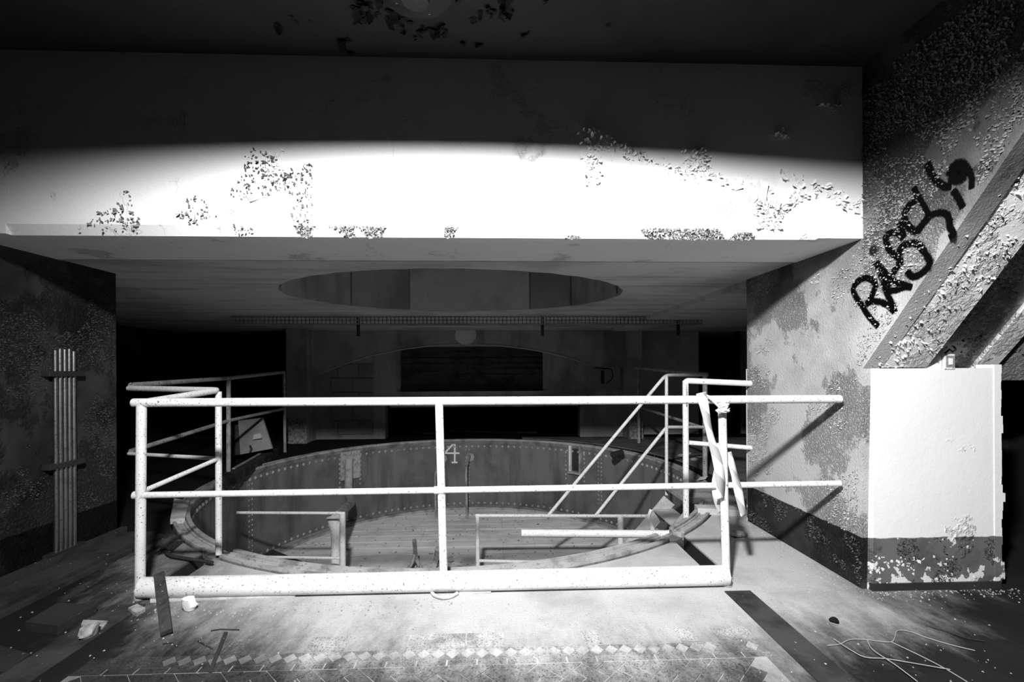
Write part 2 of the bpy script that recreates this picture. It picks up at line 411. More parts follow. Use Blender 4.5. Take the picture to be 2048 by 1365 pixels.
# the 4 painted on the wall
def decal(strokes, wpx, off=.004):
    g = G()
    for st_ in strokes:
        for i in range(len(st_)-1):
            a, b = Vector(st_[i]), Vector(st_[i+1]); d = (b-a).normalized(); nn = Vector((-d.y, d.x))*wpx/2; K = 6
            prev = None
            for k in range(K+1):
                c = a+(b-a)*k/K; q = [at_cyl(*(c+nn), r=PR-off), at_cyl(*(c-nn), r=PR-off)]
                m_ = len(g.v); g.v += q
                if prev is not None: g.f.append((prev, prev+1, m_+1, m_))
                prev = m_
    return g
part('numeral_four', decal([[(909, 886), (891, 905)], [(890, 907), (919, 907)], [(909.5, 885), (909.5, 925)], [(903, 925.5), (915, 925.5)]], 3.4), m_plaster, wpit, label='figure 4 painted in pale paint')

# left and right walls
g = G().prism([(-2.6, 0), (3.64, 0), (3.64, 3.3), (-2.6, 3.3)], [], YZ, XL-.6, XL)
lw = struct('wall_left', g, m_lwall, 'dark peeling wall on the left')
g = G()
jag = [(XR+.012, 0)]
# pier: lower block with chamfered corner and ragged right edge (plan view polygons)
g.prism([(XR, YB+.04), (XR+.045, YB), (2.92, YB), (2.94, YB+.35), (2.92, 3.8), (XR, 3.84)], [], XY, 0, 1.28)
wr = struct('wall_right', g, m_pier, 'white pier front with dark painted foot')
part('skirting', G().box((XR+.03, YB-.012, 0), (2.93, YB+.02, .04)), m_iron, wr)
# side skin of the pier (peeling), continues up over the stair slope
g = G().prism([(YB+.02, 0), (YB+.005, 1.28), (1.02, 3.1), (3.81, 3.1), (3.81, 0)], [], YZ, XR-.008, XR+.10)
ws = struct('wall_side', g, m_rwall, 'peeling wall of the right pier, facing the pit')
# inclined beam
g = G().prism([(YB+.003, 1.285), (1.05, 3.1), (YB+.35, 3.1), (YB+.35, 1.285)], [], YZ, XR+.01, XR+.37)
struct('stair_beam', g, m_soffit, 'sloping stair beam above the right pier')
g = G().box((XR+.37, YB+.012, 1.28), (2.60, 3.8, 3.1))
struct('wall_right_strip', g, m_pier, 'bright wall strip that carries the light switch')
g = G().prism([(2.86, 1.2), (1.3, 3.1), (3.3, 3.1), (3.3, 1.2)], [], YZ, 2.60, 4.6)
st2 = struct('stair_soffit', g, m_soffit2, 'dark flaking underside of the stairs at the right edge')
part('soffit_rib', G().prism([(2.83, 1.2), (1.27, 3.1), (1.5, 3.1), (3.05, 1.2)], [], YZ, 2.98, 3.12), m_soffit, st2)
# ragged plaster patches on the pier edge
g = G()
for k in range(26):
    z = k*.05; wdt = .02+.05*abs(noise.noise(Vector((0, z*7, 3))))
    g.box((2.90, YB-.004, z), (2.92+wdt, YB+.1, z+.05))
part('ragged_edge', g, m_pier, wr)
struct('wall_far_right', G().box((4.4, -2.6, 0), (4.6, 3.8, 3.2)), m_black)
struct('wall_behind', G().box((-3.5, -2.8, 0), (4.6, -2.6, 3.2)), m_dark)
struct('wall_east', G().box((5.4, 3.8, 0), (5.6, 14, 2.6)), m_bwall)
struct('wall_side_return', G().box((2.92, 3.80, 0), (5.6, 3.9, 2.6)), m_dark)
struct('wall_west', G().box((-6.2, 3.0, 0), (-6.0, 14, 2.6)), m_dark)
struct('wall_west_return', G().box((-6.2, 3.0, 0), (-3.5, 3.2, 2.6)), m_dark)
# beam with chamfered lower arris
ZB = 2.03
g = G()
g.prism([(YB, ZB+.052), (YB+.034, ZB), (3.17, ZB), (3.17, 3.2), (YB, 3.2)], [], YZ, -2.63, 1.86)
for a, b in ((-3.4, -2.63), (1.86, XR+.02)):
    g.prism([(YB, ZB), (3.17, ZB), (3.17, 3.2), (YB, 3.2)], [], YZ, a, b)
beam = struct('ceiling_beam', g, m_plaster, 'wide white plastered beam across the opening')
g = G(); n = 48  # unseen ring, added and sized to cut the lamp off the upper walls
for r, z in ((1.06, 3.02), (1.12, 2.700), (1.10, 2.700), (1.04, 3.02)):
    for k in range(n): g.v.append(Vector((-.3+r*math.cos(k*2*math.pi/n), r*math.sin(k*2*math.pi/n), z)))
for i in range(3):
    for k in range(n): g.f.append((i*n+k, i*n+(k+1)%n, (i+1)*n+(k+1)%n, (i+1)*n+k))
g.sm = True
single('light_cutoff_ring', g, m_black, 'black unseen ring added round the ceiling lamp to cut off its upper light', 'lamp')
struct('ceiling', G().box((-3.5, -2.7, 3.02), (4.6, YB, 3.2)), m_ceil, 'dark front ceiling')
el = [(-.39+1.65*math.cos(i*math.pi/36), 4.62+1.2*math.sin(i*math.pi/36)+.012*math.sin(i*2.7)) for i in range(72)]
g = G().prism([(-6.2, 3.17), (5.6, 3.17), (5.6, 14), (-6.2, 14)], [el], XY, ZB+.004, 2.75)
c2 = struct('ceiling_pit', g, m_soff, 'concrete soffit with a round opening above the pit')
struct('ceiling_cap', G().box((-2.4, 3.2, 2.75), (1.6, 6.1, 2.85)), m_dark)
# panels lining the shaft above the opening
for (pa, pb, mm, zt) in ((562, 700, m_soff, 2.75), (704, 812, m_soff, 2.75), (820, 1058, m_shaft, 2.75), (1062, 1140, m_soff, 2.75), (1144, 1245, m_soff, 2.75)):
    g = G(); K = 8; fr = []
    for k in range(K+1):
        px = pa+(pb-pa)*k/K; d = ray(px, 590)
        # intersect with ellipse, far side
        ox, oy = EYE.x+.39, EYE.y-4.62; A = (d.x/1.63)**2+(d.y/1.18)**2; B = 2*(ox*d.x/1.63**2+oy*d.y/1.18**2); C_ = (ox/1.63)**2+(oy/1.18)**2-1
        D = B*B-4*A*C_
        if D < 0: continue
        t_ = (-B+math.sqrt(D))/(2*A); p = EYE+d*t_; fr.append((p.x, p.y))
    for k in range(len(fr)-1):
        (xa, ya), (xb, yb) = fr[k], fr[k+1]
        g.add([(xa, ya, ZB+.004), (xb, yb, ZB+.004), (xb, yb, zt), (xa, ya, zt), (xa, ya+.05, ZB+.004), (xb, yb+.05, ZB+.004), (xb, yb+.05, zt), (xa, ya+.05, zt)],
              [(0,1,2,3), (7,6,5,4), (0,4,5,1), (0,3,7,4), (1,5,6,2)])
    part('shaft_panel', g, mm, c2)
part('soffit_joint', G().box((-2.9, 3.165, ZB-.004), (2.12, 3.18, ZB+.01)), m_soff, c2)
part('soffit_downstand', G().box((2.13, 3.84, ZB-.05), (5.4, 8.3, ZB+.006)), m_soff, c2)

# back wall
YW = 8.75
def bp(px, py, Y=YW): p = at(px, py, Y=Y); return (p.x, p.z)
xl_, _ = bp(608, 700); xr_, _ = bp(1264, 700)
wx0, wz1 = bp(800, 694); wx1, wz0 = bp(1086, 782)
ox0, oz1 = bp(770, 812); ox1, _ = bp(1160, 812)
kx0, kz1 = bp(1172, 722); kx1, kz0 = bp(1240, 780)
g = G().prism([(xl_, 0), (ox0, 0), (ox0, oz1), (ox1, oz1), (ox1, 0), (xr_, 0), (xr_, ZB+.05), (xl_, ZB+.05)],
              [[(wx0, wz0), (wx1, wz0), (wx1, wz1), (wx0, wz1)]], XZ, YW, YW+.25)
wb = struct('wall_back', g, m_bwall, 'back wall with boarded window and low opening')
# window boards
wn = struct('window_1', G().box((wx0, YW+.2, wz0), (wx1, YW+.24, wz1)), m_black, 'boarded up window in the back wall')
nb = 8
for k in range(nb):
    z0 = wz0+(wz1-wz0)*k/nb; part('board', G().box((wx0, YW+.10+random.random()*.02, z0+.006), (wx1, YW+.14, z0+(wz1-wz0)/nb)), m_board, wn)
part('window_sill', G().box((wx0-.05, YW-.05, wz0-.05), (wx1+.05, YW+.1, wz0)), m_bwall, wn)
# low recess
part('recess_lining', G().box((ox0-.05, YW+1.6, 0), (ox1+.05, YW+1.7, oz1+.1)).box((ox0-.1, YW+.25, 0), (ox0, YW+1.65, oz1)).box((ox1, YW+.25, 0), (ox1+.1, YW+1.65, oz1)).box((ox0-.1, YW+.25, oz1), (ox1+.1, YW+1.65, oz1+.1)), m_dark, wb)
part('ledge', G().box((ox0+.1, YW-.06, oz1-.03), (ox1-.05, YW+.05, oz1+.035)), m_bwall, wb)
for (a, b, z) in ((.1, 1.1, .03), (.6, 2.0, .05), (1.6, 2.9, .03)):
    part('loose_board', G().beam((ox0+a, YW+.5+z*6, z), (ox0+b, YW+.35, z+.02), .12, .03), m_board, wb)
# proud arched slab
pts = [(640, 748), (680, 732), (740, 712), (800, 700), (860, 692), (930, 689), (1000, 692), (1060, 699), (1110, 709), (1150, 720), (1178, 732)]
g = G(); low = [bp(a, b, 8.68) for a, b in pts]
low = [(xl_, low[0][1]-.05)] + low + [(xr_, low[-1][1]-.05)]
top = [(xr_, ZB+.03), (xl_, ZB+.03)]
part('arched_slab', G().prism(low+top, [], XZ, 8.68, YW+.01), m_bwall, wb)
g = G().tube([at(a, b, Y=8.675) for a, b in pts], .012, 6)
part('arch_edge', g, m_soff, wb, label='pale chipped edge of the arch')
c = at(931, 669, Y=8.67); part('round_patch', G().prism([(c.x+.2*math.cos(k*math.pi/12)*(1+.03*math.sin(k*5)), c.z+.2*math.sin(k*math.pi/12)) for k in range(24)], [], XZ, 8.655, 8.69), m_plaster, wb, label='round pale plaster patch')
# block panel
X_, Z_ = bp(664, 870)[0], bp(700, 870)[1]
X2_, Z2_ = bp(748, 870)[0], bp(700, 728)[1]
rows = 5; hh = (Z2_-Z_)/rows
for r in range(rows):
    off = 0 if r % 2 else .5; bw = (X2_-X_)/2.0
    xs = sorted({X_, X2_, *[X_+(k+off*.6)*bw for k in range(3) if X_ < X_+(k+off*.6)*bw < X2_]})
    for a, b in zip(xs, xs[1:]):
        if b-a > .06: part('block', G().box((a+.01, YW-.03, Z_+r*hh+.01), (b-.01, YW+.01, Z_+(r+1)*hh-.01)), m_block, wb, bevel=.004)
# cabinet plate
t = thing('wall_cabinet', 'grey metal cabinet with a curved dark mark, right of the boarded window', 'cabinet', ((kx0+kx1)/2, YW, kz0))
part('door', G().box((kx0, YW-.06, kz0), (kx1, YW, kz1)), m_block, t, bevel=.008)
part('dark_wire', G().tube(arc([at(1190, 736, Y=YW-.07), at(1208, 738, Y=YW-.07), at(1224, 738, Y=YW-.07), at(1226, 758, Y=YW-.07), at(1212, 768, Y=YW-.07)], .1), .008, 6), m_black, t)
part('handle', G().box((at(1200, 750, Y=YW).x, YW-.09, at(1200, 768, Y=YW).z), (at(1206, 750, Y=YW).x, YW-.06, at(1200, 742, Y=YW).z)), m_iron, t)
# pilasters left and right, far walls beyond
for n_, (px0, px1, lb) in enumerate(((572, 612, 'left'), (1258, 1284, 'right'))):
    a = at(px0, 700, Y=8.3).x; b = at(px1, 700, Y=8.3).x
    s_ = struct('trim_%d' % (n_+1), G().box((a, 8.3, 0), (b, 9.0, ZB+.01)), m_bwall, 'pilaster with flaking foot, %s end of the back wall' % lb)
    g = G()
    for _ in range(260):
        z = random.random()**2*.45; g.chip((random.uniform(a, b), 8.298, z), (0, -1, 0), random.uniform(.015, .035), 1.)
    part('paint_flakes', g, m_rub, s_, kind='stuff')
fw = 9.0
d0 = at(1397, 700, Y=fw).x; d1 = at(1480, 700, Y=fw).x; dz = at(1440, 633, Y=fw).z
g = G().prism([(at(1260, 700, Y=fw).x, 0), (d0, 0), (d0, dz), (d1, dz), (d1, 0), (5.5, 0), (5.5, 2.6), (at(1260, 700, Y=fw).x, 2.6)], [], XZ, fw, fw+.2)
struct('wall_back_right', g, m_shaft, 'plaster wall with a black doorway')
dr = struct('door_1', G().box((d0-.3, fw+2.0, 0), (d1+.3, fw+2.1, 2.4)), m_black, 'black empty doorway at the back right')
part('door_frame', G().box((d1, fw-.03, 0), (d1+.10, fw+.2, dz+.1)).box((d0-.02, fw-.03, dz), (d1+.10, fw+.2, dz+.06)), m_bwall, dr)
g = G().box((-6.0, fw, 0), (at(612, 700, Y=fw).x, fw+.2, 2.6))
struct('wall_back_left', g, m_dark, 'dark wall at the back left')
struct('wall_recess_end', G().box((-6, 13.8, 0), (5.5, 14, 2.6)), m_black)
# cable tray
t = thing('cable_tray', 'long perforated steel cable tray under the ceiling in front of the back wall', 'cable tray', (-.4, 6.4, 1.9))
ta = at(463, 640, Y=6.4).x; tb = at(1405, 640, Y=6.4).x
zt0, zt1 = at(900, 648, Y=6.4).z, at(900, 634, Y=6.4).z
g = G()
for z in (zt0, (zt0+zt1)/2, zt1): g.beam((ta, 6.4, z), (tb, 6.4, z), .006, .014)
x = ta
while x < tb: g.beam((x, 6.4, zt0), (x, 6.4, zt1), .016, .006, up=(0, 1, 0)); x += .055
part('front_mesh', g, m_tray, t)
g = G()
for k in range(5): g.beam((ta, 6.42+k*.05, zt0), (tb, 6.42+k*.05, zt0), .01, .006)
x = ta
while x < tb: g.beam((x, 6.4, zt0), (x, 6.64, zt0), .01, .006); x += .055
part('bottom_mesh', g, m_tray, t)
g = G()
for k in range(6): g.beam((tb-.25+k*.045, 6.4-.0, zt1), (tb-.25+k*.045-.04, 5.95, zt1+.07), .012, .006)
for k in range(8): g.beam((tb-.27, 6.38-k*.055, zt1+k*.0085), (tb, 6.38-k*.055, zt1+k*.0085), .01, .006)
part('end_mesh', g, m_tray, t)
for px in (716, 1085, 1357):
    xx = at(px, 650, Y=6.5).x; part('hanger', G().box((xx-.02, 6.5, zt0-.16), (xx+.02, 6.53, ZB)), m_iron, t)

# ---------------------------------------------------------------- railings
def rail(name, label, segs, base, m=m_paint, group=None):
    t = thing(name, label, 'railing', base, group)
    for nm, pts, r in segs:
        part(nm, G().tube(pts, r, 14), m, t)
    return t
YP = 2.66
pl, pm, pr = at(280, 1198, Z=0), at(888, 1179, Z=0), at(1453, 1172, Z=0)
YWR = pl.y+(pr.y-pl.y)*(2.05-pl.x)/(pr.x-pl.x)
tl, tr_ = at(283, 806, Y=pl.y), at(1680, 798.5, Y=YWR+.03)
mid_l, mid_r = at(283, 991, Y=pl.y), at(1680, 967.5, Y=YWR+.03)
def lerpx(a, b, x): t = (x-a.x)/(b.x-a.x); return a+(b-a)*t
tmx = at(879, 803, Y=pm.y)
segs = [('top_rail', [lerpx(tl, tr_, tl.x-.045), tr_], .0245), ('mid_rail', [mid_l, mid_r], .018)]
for p, x in ((pl, 283), (pm, 879), (pr, 1448)):
    tp = lerpx(tl, tr_, at(x, 806, Y=p.y).x)
    segs.append(('post', [p+Vector((0,0,.0)), tp-Vector((0,0,.012))], .0255 if x == 283 else .0235))
fr = rail('front_railing', 'white chipped pipe railing with a thick bottom pipe across the foreground', segs, pm)
kl, kr = at(268, 1166, Y=pl.y), at(1453, 1146, Y=pr.y)
kl.z = kr.z = .062
part('bottom_pipe', G().tube([pl+Vector((.012,0,.062)), pr+Vector((0,0,.062))], .056, 24), m_paint, fr)
for p in (pl, pm, pr): part('post_foot', G().tube([p, p+Vector((0,0,.05))], .031, 14), m_ring, fr)
for a in (pl, pm):
    tp = lerpx(mid_l, mid_r, a.x if a is pl else lerpx(tl, tr_, tmx.x).x); part('weld_collar', G().tube([tp-Vector((.03,0,0)), tp+Vector((.03,0,0))], .023, 12), m_paint, fr)
# left return
cn = Vector((pl.x+.02, 3.3, 0)); cf = at(437, 1098, Z=0); cf = Vector((at(437, 1000, Y=3.3).x, 3.3, 0))
ct = at(437, 781, Y=3.3); cm = at(437, 918, Y=3.3)
wt = at(258, 777, Y=3.72); wm = at(258, 908, Y=3.72)
rail('side_railing', 'white pipe railing that turns back from the left end of the front railing', [
    ('post', [cf, ct-Vector((0,0,.01))], .021), ('top_rail', arc([tl+Vector((0,.02,0)), ct, wt], .05), .021),
    ('mid_rail', [mid_l+Vector((0,.02,.02)), cm], .014), ('mid_rail', [cm, wm], .014)], cf, m_paint)
# dark railing along the pit, left
b1 = at(457, 962, Z=0); b2 = at(570, 905, Z=0)
T = lambda px, py, Y: at(px, py, Y=Y)
rail('pit_side_railing', 'dim pipe railing beside the left edge of the pit', [
    ('post', [b1, T(457, 757, b1.y)], .024), ('post', [b2, T(568, 746, b2.y)], .022),
    ('top_rail', [T(262, 771, 3.9), T(457, 757, b1.y), T(568, 745, b2.y)], .022),
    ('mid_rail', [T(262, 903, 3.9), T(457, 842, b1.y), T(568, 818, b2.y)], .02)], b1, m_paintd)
# pit guards
YG = 5.0
fpit = lambda px, Y: Vector((at(px, 1030, Y=Y).x, Y, PZ))
lx = PC.x-math.sqrt(PR**2-(YG-PC.y)**2)
pz = T(685, 1028, YG)
rail('pit_guard', 'white pipe guard standing in the left of the pit beside the funnel pipe', [
    ('post', [fpit(685, YG), pz], .031), ('top_rail', [T(474, 1026, YG), T(690, 1027, YG)], .015),
    ('mid_rail', [T(488, 1114, YG), T(685, 1117, YG)], .014)], fpit(685, YG))
rail('pit_guard', 'white pipe guard standing in the pit between the middle post and the stairs', [
    ('post', [fpit(955, YG), T(955, 1033, YG)], .022), ('post', [fpit(1241, YG), T(1241, 1033, YG)], .032),
    ('top_rail', [T(951, 1032, YG), T(1352, 1033, YG)], .018), ('mid_rail', [T(955, 1122, YG), T(1215, 1128, YG)], .016)], fpit(955, YG))
# stair and its handrail
YS0, YS1 = 4.90, 4.36
def stp(px, py, Y=YS0): return at(px, py, Y=Y)
t = thing('pit_stairs', 'short steel stairs with plank treads leading down into the pit', 'stairs', (1.3, 4.6, PZ))
sa, sb = stp(1331, 990), stp(1223, 1126)
dirn = (sb-sa).normalized(); full = (PZ-sa.z)/dirn.z
for Y in (YS0, YS1):
    o_ = Vector((0, Y-YS0, 0)); part('stringer', G().beam(sa+o_+Vector((.04,0,-.06)), sa+o_+dirn*full+Vector((.04,0,.0)), .02, .15, up=(0,0,1)), m_lwood if Y == YS0 else m_ring, t, bevel=.003)
for k in range(5):
    c = sa+dirn*(full*(k+.62)/5.4)+Vector((.06, 0, -.02))
    part('tread', G().box((c.x-.09, YS1-.02, c.z-.018), (c.x+.13, YS0, c.z)), m_lwood, t, bevel=.003)
    part('bracket', G().prism([(c.x-.1, c.z-.02), (c.x+.1, c.z-.02), (c.x+.02, c.z-.14)], [], XZ, YS0-.02, YS0-.012), m_ring, t)
lp = sa
single('landing_plate', G().prism([(sa.x, YS0+.02), (sa.x, YS1), (rim_y and PC.x+math.sqrt(PR**2-(YS1-PC.y)**2)+.1, YS1), (PC.x+math.sqrt(PR**2-(YS0-PC.y)**2)+.12, YS0+.02)], [], XY, -.012, .03),
       m_ring, 'steel landing plate at the head of the pit stairs', 'plate', bevel=.003)
hp = stp(1333, 966); hb = stp(1096, 1032); hb2 = stp(1190, 1032)
YH = 5.0
e1 = at(1410, 955, Z=0)
H = lambda px, py, Y=YH: at(px, py, Y=Y)
rail('stair_handrail', 'white sloping double handrail rising from the pit guard to the stair head', [
    ('post', [Vector((H(1333, 960).x, YH, -.1)), H(1333, 752)], .018),
    ('handrail', arc([H(1097, 1031), H(1331, 751), at(1410, 750, Y=e1.y)], .06), .018),
    ('lower_handrail', arc([H(1192, 1031), H(1333, 855), at(1408, 855, Y=e1.y)], .04), .018)], Vector((H(1333, 966).x, YH, 0)))
e2 = at(1278, 889, Z=0)
rail('platform_railing', 'dim pipe railing running back from the stair head towards the right pilaster', [
    ('post', [e1, at(1410, 753, Y=e1.y)], .028), ('post', [e2, at(1277, 737, Y=e2.y)], .026),
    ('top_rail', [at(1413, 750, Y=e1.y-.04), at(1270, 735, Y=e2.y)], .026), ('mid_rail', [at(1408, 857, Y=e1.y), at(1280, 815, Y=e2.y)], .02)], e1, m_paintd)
q = at(1372, 1040, Z=0); q2 = at(1510, 768, X=XR-.01)
qt = at(1371, 762, Y=q.y)
rail('wall_railing', 'white pipe railing from the rim post behind the taped post to the right pier', [
    ('post', [q, qt], .025), ('top_rail', arc([q+Vector((0,0,.9)), qt, Vector((XR+.02, q.y-.12, at(1508, 768, Y=q.y-.12).z))], .03), .025),
    ('mid_rail', [at(1378, 886, Y=q.y), Vector((XR+.02, q.y-.12, at(1508, 897, Y=q.y-.12).z))], .019)], q)
# scaffold pole lying by the stairs
a, b = at(1043, 1067, Y=4.0), at(1352, 1069, Y=3.9)
g = G().tube([a, b], .033, 18, caps=False).tube([b, a], .029, 18, caps=False)
single('scaffold_pole', g, m_paint, 'short white scaffold pole lying over the head of the pit stairs', 'pole')

# ---------------------------------------------------------------- pit contents
t = thing('drain_pipe', 'bent drain pipe coming out of the left pit wall above the funnel', 'pipe', at_cyl(700, 920))
p0 = at_cyl(698, 922, PR-.08)
part('pipe', G().tube(arc([p0+Vector((0,0,.02)), at(697, 985, Y=p0.y-.1), at(703, 1005, Y=p0.y-.5), at(674, 1034, Y=5.35)], .16, 7), .062, 16), m_ring, t)
a = angpx(699, 910)
g = ringg(PR-.035, PR+.01, -.47, -.02, a-.062, a+.062, 6); part('mortar_patch', g, m_rub, t, label='rough pale mortar around the pipe')
t = thing('funnel_pipe', 'white funnel-topped standpipe behind the left pit guard post', 'pipe', fpit(671, 5.3))
c = fpit(671, 5.3); zt = at(671, 1036, Y=5.3).z; zb = at(671, 1066, Y=5.3).z
part('standpipe', G().tube([c, Vector((c.x, c.y, zb+.02))], .05, 16), m_paint, t)
part('funnel', G().tube([Vector((c.x, c.y, zb)), Vector((c.x, c.y, zb+.03)), Vector((c.x, c.y, zt)), Vector((c.x, c.y, zt-.005)), Vector((c.x, c.y, zb+.05))], [.05, .055, .098, .09, .045], 18), m_paint, t)
for pxs, lb in (((892, 888, 872, 872, 876), 'left'), ((938, 941, 933, 934, 936), 'right')):
    yw = 6.9
    if lb == 'right':
        pts = [at_cyl(940, 915, PR-.01), at_cyl(938, 912, PR-.1), at(932, 938, Y=7.9), at(934, 1050, Y=7.75)]
        lab = 'thin bent pipe with a round flange beside the painted figure 4'
    else:
        pts = [at_cyl(886, 918, PR-.01), at_cyl(882, 920, PR-.1), at(870, 945, Y=7.9), at(872, 1050, Y=7.75)]
        lab = 'thin bent pipe behind the middle railing post, left of the painted figure 4'
    pts[-1].z = PZ
    t = thing('bent_pipe', lab, 'pipe', pts[-1])
    part('pipe', G().tube(arc(pts, .12), .021, 10), m_paintd, t)
    part('flange', G().tube([pts[0]+Vector((0,.02,0)), pts[0]+Vector((0,-.012,0))], .075, 18), m_ring, t)
# notch with bracket in the right of the pit wall
a = angpx(1152, 900)
t = thing('wall_bracket', 'pale iron bracket set in a notch of the right pit wall', 'bracket', at_cyl(1152, 930))
part('side_plate', ringg(PR-.05, PR+.02, -.46, .0, a+.028, a+.042, 2), m_plaster, t)
part('side_plate', ringg(PR-.05, PR+.02, -.46, .0, a-.042, a-.03, 2), m_ring, t)
part('recess', ringg(PR-.006, PR+.02, -.42, .0, a-.03, a+.03, 4), m_iron, t)
part('sill', ringg(PR-.07, PR+.02, -.47, -.43, a-.045, a+.045, 4), m_ring, t)
# pipe end stub on right rim
p = at(1244, 909, Z=.02); d = Vector((PC.x-p.x, PC.y-p.y, 0)).normalized()
single('pipe_stub', G().tube([p+Vector((0,0,.02)), p+d*.18+Vector((0,0,.0))], .05, 14, caps=False).tube([p+Vector((0,0,.02)), p+d*.17+Vector((0,0,.0))], .042, 14), m_iron, 'open pipe end lying on the right rim of the pit', 'pipe')
# sheet panel in the pit, left
g = G().prism([at(488, 1106, Z=PZ+.02).xy[:], at(545, 1104, Z=PZ+.02).xy[:], at(620, 1134, Z=PZ+.02).xy[:], at(500, 1128, Z=PZ+.02).xy[:]], [], XY, PZ+.004, PZ+.05)
single('metal_sheet', g, m_board, 'dark sheet lying on the pit floor beneath the left guard', 'sheet')
# tangled pipes on the pit floor
def tubepx(pts, r, m, name, label, cat, group=None, n=8, taper=False):
    P = [at(px, py, Z=z) for px, py, z in pts]
    rr = [r*(1-.5*i/(len(P)-1)) for i in range(len(P))] if taper else r
    P2 = arc(P, .08) if not taper else P
    return single(name, G().tube(P2, rr, n), m, label, cat, group)
tubepx([(905, 1118, PZ+.05), (862, 1132, PZ+.04), (815, 1146, PZ+.03)], .035, m_ring, 'pipe_offcut', 'straight pipe lying across the pit floor left of the middle post', 'pipe')
tubepx([(829, 1082, PZ+.5), (831, 1112, PZ+.2), (836, 1128, PZ+.1), (848, 1146, PZ+.03)], .024, m_paintd, 'bent_bar', 'bent bar sticking up from the pit floor, leftmost of the tangle', 'bar')
tubepx([(829, 1108, PZ+.25), (823, 1132, PZ+.1), (808, 1146, PZ+.03)], .018, m_ring, 'bent_bar', 'thin bar leaning against the leftmost upright bar of the tangle', 'bar')
tubepx([(876, 1098, PZ+.4), (872, 1120, PZ+.15), (866, 1142, PZ+.02)], .032, m_ring, 'bent_bar', 'thick forked bar rising just left of the middle post', 'bar')
tubepx([(893, 1128, PZ+.05), (910, 1134, PZ+.05), (927, 1138, PZ+.04)], .025, m_paintd, 'pipe_offcut', 'short pipe end lying right of the middle post in the pit', 'pipe')

# ---------------------------------------------------------------- walls: details
# conduit bundle
t = thing('conduit_bundle', 'bundle of vertical steel conduits strapped to the dark left wall', 'conduits', (XL+.03, at(130, 1100, X=XL).y, 0))
ya = at(107, 900, X=XL+.03).y; yb = at(153, 900, X=XL+.03).y
ztop = at(130, 700, X=XL+.03).z
for k in range(5):
    y = ya+(yb-ya)*(k+.5)/5
    part('conduit', G().tube([(XL+.028, y, .0), (XL+.028, y, ztop+random.uniform(-.01, .01))], .0135, 12), m_cond, t)
for py in (748, 930, 1105):
    z = at(130, py, X=XL+.05).z; part('strap', G().box((XL-.0, ya-.05, z-.018), (XL+.055, yb+.04, z+.018)), m_iron, t, bevel=.004)
# light switch
yz = at(1900, 725, Y=YB).z
c = at(1898, 724, Y=YB-.0)
t = thing('light_switch', 'square white light switch on the pier above the ledge', 'switch', (c.x, YB, c.z-.04))
part('plate', G().box((c.x-.032, YB-.006, c.z-.045), (c.x+.032, YB+.012, c.z+.045)), m_paint, t, bevel=.004)
part('rocker', G().box((c.x-.012, YB-.014, c.z-.018), (c.x+.012, YB-.004, c.z+.02)), m_white, t, bevel=.003)
part('collar', G().box((c.x-.025, YB-.009, c.z-.03), (c.x+.025, YB-.005, c.z+.035)), m_ring, t)
P = [at(1890, 707, Y=YB-.01), at(1899, 699, Y=YB-.03), at(1905, 704, Y=YB-.02), at(1912, 700, Y=YB-.03), at(1908, 694, Y=YB-.01)]
single('cut_wires', G().tube(P, .005, 6), m_black, 'black cut wires sticking out above the light switch', 'wire')
# black knockout and bracket on the side wall
c = at(1749, 501, X=XR-.008)
t = thing('junction_box', 'round black junction box hole under the beam end', 'junction box', c)
part('ring', G().tube([c+Vector((-.006,0,0)), c+Vector((.02,0,0))], .032, 20), m_iron, t)
part('hole', G().tube([c+Vector((-.008,0,0)), c], .024, 20), m_black, t)
P = [at(1598, 519, Y=3.3), at(1560, 533, Y=3.5), at(1492, 551, Y=4.05), at(1492, 572, Y=4.05), at(1580, 532, Y=3.4)]
single('iron_bracket', G().tube(P, .012, 8), m_black, 'thin black iron bracket under the beam beside the right pier', 'bracket')
# curved scratch line on pier, small hanging hook on left
# ceiling lamp
c = at(830, -28, Z=3.02)
t = thing('ceiling_lamp', 'dead round ceiling lamp base amid peeled paint at the top edge', 'lamp', c)
part('base', G().tube([c+Vector((0,0,.0)), c+Vector((0,0,-.02)), c+Vector((0,0,-.035))], [.175, .17, .12], 32), m_cover, t)
part('socket', G().tube([c+Vector((0,0,-.03)), c+Vector((0,0,-.07))], [.075, .06], 20), m_iron, t)
part('clip', G().box((c.x+.14, c.y-.03, c.z-.03), (c.x+.21, c.y+.0, c.z-.005)), m_iron, t)
g = G()
for _ in range(900):
    x_, y_ = c.x+random.gauss(0, .3), c.y+random.gauss(.0, .18)
    if y_ > YB-.02 or (x_-c.x)**2+(y_-c.y)**2 < .033: continue
    if noise.noise(Vector((x_*7, y_*7, 0))) > .12: g.chip((x_, y_, 3.02), (0, 0, -1), random.uniform(.01, .028), 1.)
part('ceiling_flakes', g, m_dark, bpy.data.objects['ceiling'], kind='stuff')
